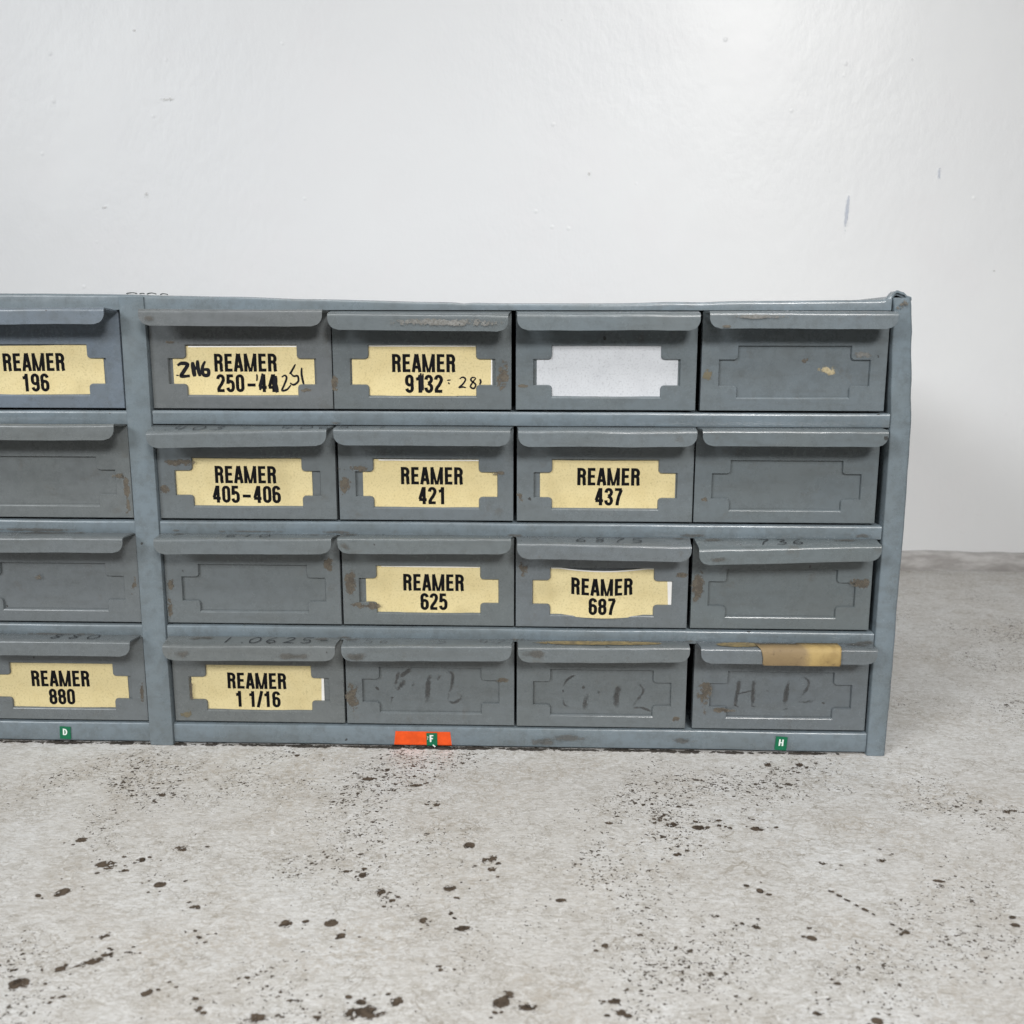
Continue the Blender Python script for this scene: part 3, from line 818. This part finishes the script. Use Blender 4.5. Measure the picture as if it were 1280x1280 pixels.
def tray(W):
    t = .0008; D = .285; H = .046; w = W - .0016
    return merge(box(-w / 2, -w / 2 + t, .0063, D, .0004, H), box(w / 2 - t, w / 2, .0063, D, .0004, H),
                 box(-w / 2 + t, w / 2 - t, D - t, D, .0004, H), box(-w / 2 + t, w / 2 - t, .0063, D - t, .0004, .0012))

# x of the left and right edge of each front, and how the lip droops left / right (mm)
COLS = 'ABCDEFGH'
EDGE = {'D1': (-106.6, -1.9), 'D2': (-106.6, -1.5), 'D3': (-106.4, -1.0), 'D4': (-106.6, -1.3),
        'E1': (15.2, 120.7), 'E2': (15.0, 120.9), 'E3': (15.1, 121.6), 'E4': (15.6, 121.6),
        'F1': (121.3, 224.2), 'F2': (122.5, 225.4), 'F3': (122.7, 225.9), 'F4': (122.9, 226.1),
        'G1': (226.7, 329.8), 'G2': (227.4, 330.2), 'G3': (226.9, 329.3), 'G4': (227.6, 330.5),
        'H1': (332.4, 436.8), 'H2': (331.0, 436.2), 'H3': (331.4, 437.1), 'H4': (334.7, 439.0)}
DROOP = {'D1': (1.3, 1.7), 'D2': (1.6, 1.9), 'D3': (.3, .6), 'D4': (.6, .7), 'E1': (.9, .3), 'E2': (-2.5, -.6), 'E3': (.0, .9), 'E4': (-1.6, -.8),
         'F1': (-1.3, -2.2), 'F2': (-.3, -.3), 'F3': (1.1, 1.6), 'F4': (-.7, .5), 'G1': (-1.4, -1.3), 'G2': (-.7, -.2), 'G3': (-1.0, -1.6), 'G4': (.1, 1.1),
         'H1': (-.2, -.5), 'H2': (.0, .5), 'H3': (-3.9, -.4), 'H4': (.6, 1.2)}
TINT = {'D1': (0.145, 0.177, 0.215), 'D2': (0.138, 0.152, 0.156), 'D3': (0.134, 0.150, 0.159), 'D4': (0.132, 0.148, 0.156), 'E1': (0.134, 0.145, 0.151), 'E2': (0.132, 0.151, 0.161),
        'E3': (0.130, 0.148, 0.156), 'E4': (0.135, 0.148, 0.150), 'F1': (0.123, 0.141, 0.149), 'F2': (0.130, 0.151, 0.164), 'F3': (0.127, 0.145, 0.150), 'F4': (0.130, 0.148, 0.156),
        'G1': (0.135, 0.160, 0.174), 'G2': (0.138, 0.160, 0.172), 'G3': (0.134, 0.153, 0.166), 'G4': (0.130, 0.148, 0.156), 'H1': (0.138, 0.164, 0.181), 'H2': (0.123, 0.145, 0.156),
        'H3': (0.123, 0.145, 0.153), 'H4': (0.127, 0.146, 0.159)}
CARD = {'D1': ('REAMER', '196'), 'E1': ('REAMER', '250-44'), 'F1': ('REAMER', '9132'), 'E2': ('REAMER', '405-406'), 'F2': ('REAMER', '421'), 'G2': ('REAMER', '437'),
        'F3': ('REAMER', '625'), 'G3': ('REAMER', '687'), 'D4': ('REAMER', '880'), 'E4': ('REAMER', '1 1/16'), 'G1': None}
# card: left and right end (from the left edge of the front, mm), lettering centre offset, tilt
CPOS = {'D1': (9.5, 93.5, 1.2, .6), 'E1': (12.5, 95.0, 1.6, .3), 'F1': (10.8, 91.8, 1.4, 0), 'G1': (12.0, 92.6, 0, 0), 'E2': (10.3, 91.5, 1.4, 0), 'F2': (14.2, 93.8, 1.3, 0),
        'G2': (13.6, 92.5, .9, 0), 'F3': (14.0, 94.5, .9, 0), 'G3': (10.2, 93.2, 0, 0), 'D4': (10.0, 93.6, 0, .6), 'E4': (11.0, 93.4, 0, 0)}
LABEL = {
 'D1': 'grey steel drawer with tan card reading REAMER 196, at the cut left edge',
 'D2': 'blank grey steel drawer directly below the REAMER 196 drawer',
 'D3': 'blank grey steel drawer directly above the REAMER 880 drawer',
 'D4': 'grey steel drawer with tan card reading REAMER 880, lip marked 880',
 'E1': 'grey steel drawer with tan card reading REAMER 250 overwritten in black marker',
 'E2': 'grey steel drawer with tan card reading REAMER 405-406, right of the centre post',
 'E3': 'blank grey steel drawer between the REAMER 405-406 and REAMER 1 1/16 drawers',
 'E4': 'grey steel drawer with tan card reading REAMER 1 1/16, beside the F.12 drawer',
 'F1': 'grey steel drawer with tan card reading REAMER 9132 and handwritten 281',
 'F2': 'grey steel drawer with tan card reading REAMER 421, under the one with handwritten 281',
 'F3': 'grey steel drawer with tan card reading REAMER 625, just above the F.12 drawer',
 'F4': 'grey steel drawer marked F.12 in grease pencil, below the REAMER 625 drawer',
 'G1': 'grey steel drawer with a plain white card in its window',
 'G2': 'grey steel drawer with tan card reading REAMER 437, straight below the plain white card',
 'G3': 'grey steel drawer with bulging tan card reading REAMER 687',
 'G4': 'grey steel drawer marked faintly G.12, brown tape residue along its lip',
 'H1': 'blank grey steel drawer in the top right corner with a cream paint blob',
 'H2': 'blank clean grey steel drawer under the one with the cream paint blob',
 'H3': 'blank grey steel drawer with a crooked lip, right of the REAMER 687 drawer',
 'H4': 'grey steel drawer marked H-12 with tan masking tape on its lip'}
WEAR = [('F1',98.0,20.2,7.8,18.2,'b'),('F1',0.8,15.3,3.7,10.1,'b'),('F2',11.0,30.4,20.8,3.8,'b'),('F2',4.1,20.8,6.6,16.3,'b'),('F3',4.6,24.7,6.8,21.9,'b'),('F3',14.4,11.9,17.5,4.5,'b'),('F4',3.5,16.7,8.9,17.7,'b'),('F4',96.5,29.3,7.8,3.1,'b'),('E3',3.4,23.6,5.4,7.5,'b'),('E3',2.0,9.0,3.4,12.1,'b'),('E2',13.5,33.6,19.1,3.8,'b'),('E2',3.3,17.2,5.8,5.8,'b'),('E4',6.5,5.0,8.0,7.9,'t'),('G2',1.9,14.4,4.2,7.6,'b'),('G3',3.9,34.6,6.2,11.8,'b'),('H1',3.4,20.5,5.9,7.7,'t'),('H1',58.7,27.4,6.3,5.4,'b'),('H1',71.5,23.0,9.9,5.4,'c'),('H1',90.2,32.0,11.6,4.0,'g'),('H3',3.6,26.3,7.6,19.6,'b'),('H3',98.6,28.8,12.1,6.3,'b'),('H4',6.9,20.8,9.2,20.5,'b'),('D2',102.0,13.2,3.9,24.2,'b'),('D2',98.1,25.2,8.7,3.8,'b'),('D3',102.0,23.4,4.4,14.0,'b'),('D3',44.3,28.3,5.9,5.0,'b'),('E1',90.4,11.1,6.5,2.8,'b'),('H2',6.6,13.7,5.6,2.4,'b'),('F2',93.8,28.5,9.4,2.4,'b'),('E3',99.8,37.0,5.8,8.9,'b'),('D4',102.5,18.0,2.5,17.8,'b'),('G1',4.4,13.8,6.4,1.8,'b'),('E4',11.2,21.5,2.5,15.6,'b'),('H4',18.1,12.0,14.5,3.1,'b'),('G3',98,33,8,3,'b'),('E1',12,38,9,2,'b'),('G4',97,6,5,3,'b')]
ZC = (.0074 + .0370) / 2

def make_card(k, W, dr):
    ca, cb, dx, tilt = CPOS[k]
    xa, xb = -W / 2 + ca / 1000, -W / 2 + cb / 1000
    bulge = {'G3': .0021, 'G1': .0005, 'E1': .0005}.get(k, .0002 + .0006 * rnd())
    sag = {'G3': .0016}.get(k, .0)
    def put(q):
        x, y, z = q
        u = (x - (xa + xb) / 2) / ((xb - xa) / 2)
        w = max(0, 1 - (u / .62) ** 2)
        return (x, y - bulge * w * (1.0 - .35 * max(0, (z - ZC) / .015)), z - sag * w + tilt * .0006 * u)
    za, zb = (.0075, .0366) if k == 'G3' else (.0078, .0366)
    if k in ('F2', 'G2', 'E2', 'E1', 'D1'): zb = .0361
    NXc, NZc = 36, 6
    V = []; F = []
    t_ = .00022; y = .00130
    for s in (0, 1):
        for j in range(NZc + 1):
            for i in range(NXc + 1):
                x = xa + (xb - xa) * i / NXc; z = za + (zb - za) * j / NZc
                # corners are tucked behind the stamped tabs; G1 has a clipped corner
                V.append(put((x, y + s * t_, z + .00015 * mnoise.noise((x * 60, j * .1, len(k))))))
    n = (NXc + 1) * (NZc + 1)
    for s in (0, 1):
        for j in range(NZc):
            for i in range(NXc):
                a = s * n + j * (NXc + 1) + i; F.append((a, a + 1, a + NXc + 2, a + NXc + 1))
    for i in range(NXc):
        for j in (0, NZc): a = j * (NXc + 1) + i; F.append((a, a + 1, a + 1 + n, a + n))
    for j in range(NZc):
        for i in (0, NXc): a = j * (NXc + 1) + i; F.append((a, a + NXc + 1, a + NXc + 1 + n, a + n))
    white = k == 'G1'
    c = obj('label_card', V, F, M['white_card'] if white else M['tan_card'], dr)
    c['label'] = 'plain grubby white card' if white else 'tan card printed ' + ' '.join(CARD[k]) + (', bulging out at the middle' if k == 'G3' else '')
    if not white:
        l1, l2 = CARD[k]; cx = (xa + xb) / 2 + dx / 1000; hh = .0103
        yy = y - .00004
        V1, F1 = text_mesh(l1, hh, cx, .0214, yy, .94, put=put)
        pieces = [(V1, F1)]
        pieces.append(text_mesh(l2, hh, cx, .0096, yy, .94, put=put, layer=3))
        V2, F2 = merge(*pieces)
        obj_raw('lettering', V2, F2, M['ink'], c)
    pl = lambda a, b, l: put((xa + a, y - .0001 - l, b))
    if k == 'E1':
        s = [(.0022, [(.0025, .0250), (.0050, .0262), (.0085, .0255), (.0060, .0215), (.0045, .0189), (.0095, .0190)]),
             (.0026, [(.0115, .0270), (.0118, .0230), (.0123, .0186)]), (.0023, [(.0145, .0280), (.0145, .0240), (.0155, .0188)]), (.0020, [(.0113, .0234), (.0152, .0236)]),
             (.0021, [(.0190, .0274), (.0172, .0240), (.0175, .0198), (.0203, .0195), (.0205, .0224), (.0176, .0226)]), (.0008, [(.0014, .0194), (.0030, .0192)]),
             (.0010, [(.0489, .0200), (.0490, .0180), (.0487, .0160)]), (.0017, [(.0523, .0204), (.0515, .0160), (.0504, .0108)]),
             (.0026, [(.0598, .0190), (.0594, .0140), (.0604, .0094)]), (.0018, [(.0588, .0170), (.0606, .0120)]),
             (.0012, [(.0633, .0182), (.0652, .0192), (.0661, .0176), (.0645, .0136), (.0632, .0106), (.0660, .0110), (.0684, .0136)]),
             (.0012, [(.0716, .0256), (.0692, .0216), (.0680, .0200)]), (.0012, [(.0684, .0208), (.0702, .0188), (.0726, .0188), (.0728, .0158), (.0702, .0138), (.0680, .0148)]),
             (.0013, [(.0751, .0236), (.0750, .0190), (.0760, .0138)])]
        obj_raw('handwriting', *hand(s, .001, pl), M['marker'], c)
    if k == 'F1':
        s = [(.0015, [(.0398, .0209), (.0399, .0165), (.0402, .0098)]), (.0012, [(.0412, .0206), (.0409, .0160), (.0411, .0110)]), (.0010, [(.0386, .0178), (.0398, .0196)]),
             (.0008, [(.0549, .0168), (.0571, .0170)]), (.0009, [(.0556, .0156), (.0564, .0146)]),
             (.0010, [(.0622, .0176), (.0640, .0186), (.0656, .0174), (.0642, .0148), (.0620, .0128), (.0640, .0130), (.0658, .0126)]),
             (.0010, [(.0714, .0182), (.0694, .0184), (.0688, .0168), (.0714, .0144), (.0704, .0122), (.0684, .0132), (.0698, .0158), (.0716, .0180)]),
             (.0011, [(.0738, .0176), (.0744, .0162), (.0738, .0144)])]
        obj_raw('handwriting', *hand(s, .001, pl), M['marker'], c)
    if k in ('E1', 'F1', 'F3', 'F2', 'G3'):    # pale cut edge of the card along its top
        q = [put((xa + .0095 + (xb - xa - .019) * i / 24, y - .00006, zb - .0007 * s)) for i in range(25) for s in (0, 1)]
        obj_raw('white_edge', q, [(2 * i, 2 * i + 1, 2 * i + 3, 2 * i + 2) for i in range(24)], M['card_edge'], c)
    if k == 'F1':
        obj_raw('white_edge', [put((x, y - .00005, z)) for x, z in ((xb - .0008, .0140), (xb + .00005, .0140), (xb + .00005, .0290), (xb - .0006, .0290))], [(0, 1, 2, 3)], M['card_edge'], c)
    if k == 'G3':      # white stock showing at the right end
        obj_raw('white_edge', [put((x, y - .00005, z)) for x, z in ((xb - .0022, .0140), (xb + .00005, .0140), (xb + .00005, .0290), (xb - .0030, .0290))], [(0, 1, 2, 3)], M['card_edge'], c)
    if k == 'E4':
        obj_raw('white_edge', [put((x, y - .00005, z)) for x, z in ((xb - .0018, .0140), (xb + .00005, .0140), (xb + .00005, .0292), (xb - .0014, .0292))], [(0, 1, 2, 3)], M['card_edge'], c)
    return c

def make_drawer(k, xa, xb, row, droop, tint, label, idx):
    W = xb - xa; zt = RT[row]
    dr = empty('drawer', ((xa + xb) / 2, .002 + .0006 * (rnd() - .5), zt + .0008))
    tag(dr, label, 'drawer', 'small parts drawers in the grey cabinet')
    fp = link('front_panel', front_panel(W), M['drawer'], dr); sharp(fp, .25)
    fp.color = (*tint, 1)
    hd = obj('handle', *handle_mesh(W, droop[0] / 1000, droop[1] / 1000, idx + 1.3), M['drawer'], dr); sharp(hd, .75)
    hd.color = (*[c * 1.02 for c in tint], 1)
    obj('tray', *tray(W), M['inside'], dr)
    if k in CARD: make_card(k, W, dr)
    for typ in 'btcg':
        for one in [(u / 1000 - W / 2, z / 1000, w / 1000, h / 1000, 0) for kk, u, z, w, h, ty in WEAR if kk == k and ty == typ]:
            it = [one]
            # scuffs sit on the raised sheet, marks inside the window sit on its floor
            V, F, U = decal(it, lambda a, b: (a, -.00012, b))
            if k == 'H1' and typ in 'bc': V, F, U = decal(it, lambda a, b: (a, .0016, b))
            obj_raw({'b': 'paint_scuff', 't': 'stain', 'c': 'paint_blob', 'g': 'scrape'}[typ], V, F, M['wear_' + typ], dr, uv=U)
    return dr

FL = HP + .0004 + .00012          # just above the flange of a handle
def flange_write(dr, W, k, strokes, w, mat, name='handwriting', lift=0):
    dl, drr = DROOP[k]
    def pl(a, b, l):
        u = a / W; fw = max(0, min(1, -b / .0165))
        return (a - W / 2, b, FL + lift + (dl * (1 - u) + drr * u) / 1000 * fw + .0003 + l)
    o = obj_raw(name, *hand(strokes, w, pl), mat, dr); o['kind'] = 'stuff'; return o
def flange_decal(dr, W, k, items, mat, name, lift=0):
    dl, drr = DROOP[k]
    def pl(a, b):
        u = a / W; fw = max(0, min(1, -b / .0165))
        return (a - W / 2, b, FL + lift + (dl * (1 - u) + drr * u) / 1000 * fw + .00025)
    for cx, cy, w, h in items:
        V = []; F = []; U = []
        n = 16; b0 = len(V)
        for i in range(n + 1):
            for s in (-1, 1):
                t = -1 + 2 * i / n
                V.append(pl(cx + t * w / 2, cy + s * h / 2)); U.append((t * 1.2, s * 1.1))
        for i in range(n): F.append((b0 + 2 * i, b0 + 2 * i + 2, b0 + 2 * i + 3, b0 + 2 * i + 1))
        obj_raw(name, V, F, mat, dr, uv=U)
def lip_decal(dr, W, k, items, mat, name):
    dl, drr = DROOP[k]
    for cx, cz, w, h in items:
        V = []; F = []; U = []
        n = 14; b0 = len(V)
        for i in range(n + 1):
            for s in (-1, 1):
                t = -1 + 2 * i / n; a = cx + t * w / 2; u = a / W
                V.append((a - W / 2, -.0165 - .00085, HP + .0004 - cz + s * h / 2 + (dl * (1 - u) + drr * u) / 1000)); U.append((t * 1.2, s * 1.2))
        for i in range(n): F.append((b0 + 2 * i, b0 + 2 * i + 2, b0 + 2 * i + 3, b0 + 2 * i + 1))
        obj_raw(name, V, F, mat, dr, uv=U)

DR = {}
idx = 0
for c in 'DEFGH':
    for r_ in range(4):
        k = c + str(r_ + 1)
        xa, xb = (v / 1000 for v in EDGE[k])
        DR[k] = (make_drawer(k, xa, xb, r_, DROOP[k], TINT[k], LABEL[k], idx), xb - xa); idx += 1

# pen and pencil marks on the flanges
mm_ = .001
def fw(k, s, h, u, depth, adv=.85, w=.0007, wscale=1.3, mat='pen'):
    dr, W = DR[k]
    st = hand_text(s, h, u, depth, adv, .1, wscale)
    flange_write(dr, W, k, st, w, M[mat])
fw('E2', '.403 - .4065-1', .0100, .009, -.0145, 1.0, .0006, 1.1, 'pen')
fw('D4', '880', .0085, .0530, -.0122, 1.0, .0007, 1.3)
fw('E3', '610', .0080, .0420, -.0125, 1.0, .0006, 1.2)
fw('E4', '1.0625-', .0085, .0350, -.0125, .95, .0007, 1.3)
fw('G3', '6875', .0080, .0350, -.0125, 1.0, .0006, 1.35)
fw('H3', '736', .0080, .0360, -.0120, .95, .0007, 1.3)
fw('F4', '-56 -. 5 . 47', .0070, .0040, -.0120, 1.0, .0005, 1.35, 'pencil')
fw('F3', '7- - 5- -', .0060, .020, -.0080, 1.1, .0004, 1.6, 'pencil')

# grease-pencil marks inside the windows of row four
def front_write(k, strokes, w, mat='pencil', y=.0016):
    dr, W = DR[k]
    V = []; F = []; U = []
    for st in strokes:
        ww = w
        if isinstance(st, tuple): ww, st = st
        pts = smooth_pts([(a / 1000, b / 1000) for a, b in st], 5) if len(st) > 2 else [(a / 1000, b / 1000) for a, b in st]
        ww *= 1.55
        v, f = ribbon(pts, ww, ww, False, True); b = len(V); n = len(pts)
        V += [(x - W / 2, y - 8e-6 * (len(V) % 5), z) for x, z in v]
        U += [(-.9 + 1.8 * i / (n - 1), .9) for i in range(n)] + [(-.9 + 1.8 * i / (n - 1), -.9) for i in range(n)]
        F += [tuple(i + b for i in q) for q in f]
    o = obj_raw('handwriting', V, F, M[mat], dr, uv=U); o['kind'] = 'stuff'; return o
front_write('F4', [(.0016, [(32.5, 34), (31, 28), (29.5, 21)]), (.0018, [(33, 30), (37, 33), (40.5, 35.5)]), (.0022, [(30, 21), (34, 25), (36.5, 28)]), (.0012, [(28, 17), (27.5, 13)]), (.0012, [(26.5, 16.5), (30, 17)]),
                   (.0026, [(40, 23), (42, 27)]), (.0022, [(52.5, 34), (50.5, 26), (49.2, 13)]), (.0024, [(56, 28), (58, 32)]),
                   (.0016, [(60, 33), (64, 34), (65.5, 30), (64, 22), (62, 15)]), (.0014, [(62, 15), (66, 14), (70.5, 17), (69, 20)])], .002)
front_write('G4', [(.0012, [(40, 33.5), (34, 32), (29.5, 28), (28.5, 22)]), (.0020, [(28.7, 24), (28, 21)]), (.0010, [(28, 20), (29, 14), (33, 12)]), (.0028, [(43.5, 20.5), (42, 15), (41.5, 10.5)]),
                   (.0024, [(49, 22.5), (51, 21.5)]), (.0026, [(63, 27), (60.5, 20), (61, 12)]), (.0014, [(72, 25), (75, 27), (77, 23), (74, 18), (70, 12)]), (.0010, [(69.5, 11.5), (76, 12.5), (82, 10)])], .002)
front_write('H4', [(.0018, [(28, 33), (27, 24), (25.5, 14)]), (.0020, [(37, 33), (36.5, 25), (36.5, 13)]), (.0014, [(27, 22), (37, 24.5)]), (.0020, [(44, 25.5), (45.5, 23)]), (.0022, [(58, 33), (56.5, 24), (56, 15)]),
                   (.0014, [(62, 30), (66, 33), (69.5, 30), (68, 25), (64, 19)]), (.0014, [(63, 17.5), (68, 17.3), (74, 18.5)]), (.0010, [(25, 15), (28, 13.5)]), (.001, [(35, 14.5), (38.5, 14)]), (.001, [(55, 12.5), (58, 13)])], .002)

# residue, scrapes and smudges on the handles
flange_decal(DR['G4'][0], DR['G4'][1], 'G4', [(.0500, -.0085, .082, .0080)], M['glue'], 'tape_residue')
flange_decal(DR['H4'][0], DR['H4'][1], 'H4', [(.0250, -.0090, .030, .010)], M['glue'], 'tape_residue')
flange_decal(DR['H4'][0], DR['H4'][1], 'H4', [(.0930, -.0070, .022, .009)], M['grease'], 'smudge')
for k, it in {'E4': [(.020, -.006, .035, .007), (.094, -.006, .022, .006)], 'F3': [(.006, -.005, .012, .007)], 'H3': [(.010, -.005, .02, .009), (.086, -.006, .02, .006)], 'G3': [(.096, -.004, .012, .006)],
              'D3': [(.06, -.005, .07, .008)], 'D2': [(.07, -.006, .06, .006)], 'F4': [(.006, -.006, .016, .008)], 'E3': [(.012, -.005, .012, .008), (.095, -.005, .02, .006)]}.items():
    flange_decal(DR[k][0], DR[k][1], k, it, M['grease'], 'smudge')
lip_decal(DR['F1'][0], DR['F1'][1], 'F1', [(.066, .0045, .078, .0052)], M['wear_g'], 'scrape')
lip_decal(DR['H1'][0], DR['H1'][1], 'H1', [(.027, .0028, .040, .0030)], M['wear_g'], 'scrape')
lip_decal(DR['H1'][0], DR['H1'][1], 'H1', [(.0115, .0082, .008, .0018)], M['wear_b'], 'paint_scuff')
for k, it in {'F4': [(.010, .006, .016, .007)], 'G4': [(.012, .004, .02, .006)], 'E4': [(.08, .006, .03, .005), (.012, .005, .02, .008)], 'E1': [(.008, .005, .012, .007)], 'F3': [(.006, .005, .01, .007)], 'H3': [(.012, .006, .018, .005)]}.items():
    lip_decal(DR[k][0], DR[k][1], k, it, M['grease'], 'smudge')

# torn masking tape wrapped over the lip of the lower right drawer
def tape_piece():
    dr, W = DR['H4']; dl, drr = DROOP['H4']
    x0 = .0338; x1 = .0822
    prof = [(-.0070, .00035), (-.0125, .0006), (-.0152, .0005), (-.0162, .0000), (-.0169, -.0010), (-.01755, -.0022), (-.0176, -.0055), (-.01745, -.0090), (-.0170, -.0101), (-.0163, -.0102)]
    NX = 40; V = []; F = []
    mid = .0583
    for i in range(NX):
        u = i / (NX - 1)
        for j, (y, dz) in enumerate(prof):
            v = j / (len(prof) - 1)
            xl = x0 + .0042 * v + .0007 * mnoise.noise((v * 7, 3, 0)); xr = x1 - .0006 * v + .0003 * mnoise.noise((v * 6, 8, 0))
            x = xl + (xr - xl) * u
            tt = x / W; d = (dl * (1 - tt) + drr * tt) / 1000 * min(1, -y / .0165)
            raise_ = .0004 * (1 if x > mid + .004 * math.sin(v * 3) else 0) + .0003 * mnoise.noise((x * 120, v * 4, 0))
            V.append((x - W / 2, y - raise_ * (1 if j > 3 else 0), HP + .0004 + dz + d + (raise_ if j <= 3 else 0) + .0002))
    n = len(prof)
    for i in range(NX - 1):
        for j in range(n - 1):
            a = i * n + j; F.append((a, a + n, a + n + 1, a + 1))
    o = obj('masking_tape', V, F, M['tape'], dr); sharp(o, .9)
    sm = o.modifiers.new('thickness', 'SOLIDIFY'); sm.thickness = .00018; sm.offset = 1
    o['label'] = 'torn tan masking tape'
tape_piece()

# drawers of the left bay, beyond the picture's edge
for ci, c in enumerate('ABC'):
    for r_ in range(4):
        xa = -.4250 + ci * .1061; xb = xa + .1045
        make_drawer('x', xa, xb, r_, (rnd() - .5, rnd() - .5), (.13, .14, .146),
                    'blank grey steel drawer farther left than the REAMER 196 and REAMER 880 drawers', idx); idx += 1

# ------------------------------------------------------------------ curled swarf lying on the cabinet top
def shaving(x, y, length, height, w, seed):
    V = []; F = []; n = 14
    z0 = topz(x)
    z0 = z0 - .0012 * (1 - math.exp(-y / .012)) + .0001
    for i in range(n):
        t = i / (n - 1)
        for s in (0, 1, 2, 3):
            dy = (s in (1, 2)) * w; dz = (s > 1) * .0005
            V.append((x + length * (t - .5), y + dy + .001 * math.sin(t * 3 + seed), z0 + height * math.sin(math.pi * t) ** .8 + dz))
    for i in range(n - 1):
        for s in range(4):
            a = i * 4 + s; b = i * 4 + (s + 1) % 4; F.append((a, b, b + 4, a + 4))
    F.append((0, 1, 2, 3)); F.append(tuple((n - 1) * 4 + s for s in range(4)))
    return V, F
swarf = [(.0065, .0015, .0055, .0005, .0022), (.0125, .0020, .0032, .0003, .0014), (.0180, .0020, .0058, .0006, .0016), (.0252, .0020, .0042, .0004, .0016)]
names = ['small dark curl of metal swarf lying flat above the centre post', 'tiniest curl of metal swarf beside the dark one on the cabinet top',
         'widest arched curl of metal swarf right of the centre post top', 'rightmost curl of metal swarf on the cabinet top']
for i, (x, y, L_, h_, w_) in enumerate(swarf):
    o = obj('metal_shaving', *shaving(x, y, L_, h_, w_, i), M['steel'])
    tag(o, names[i], 'metal shaving', 'metal swarf on the cabinet top')
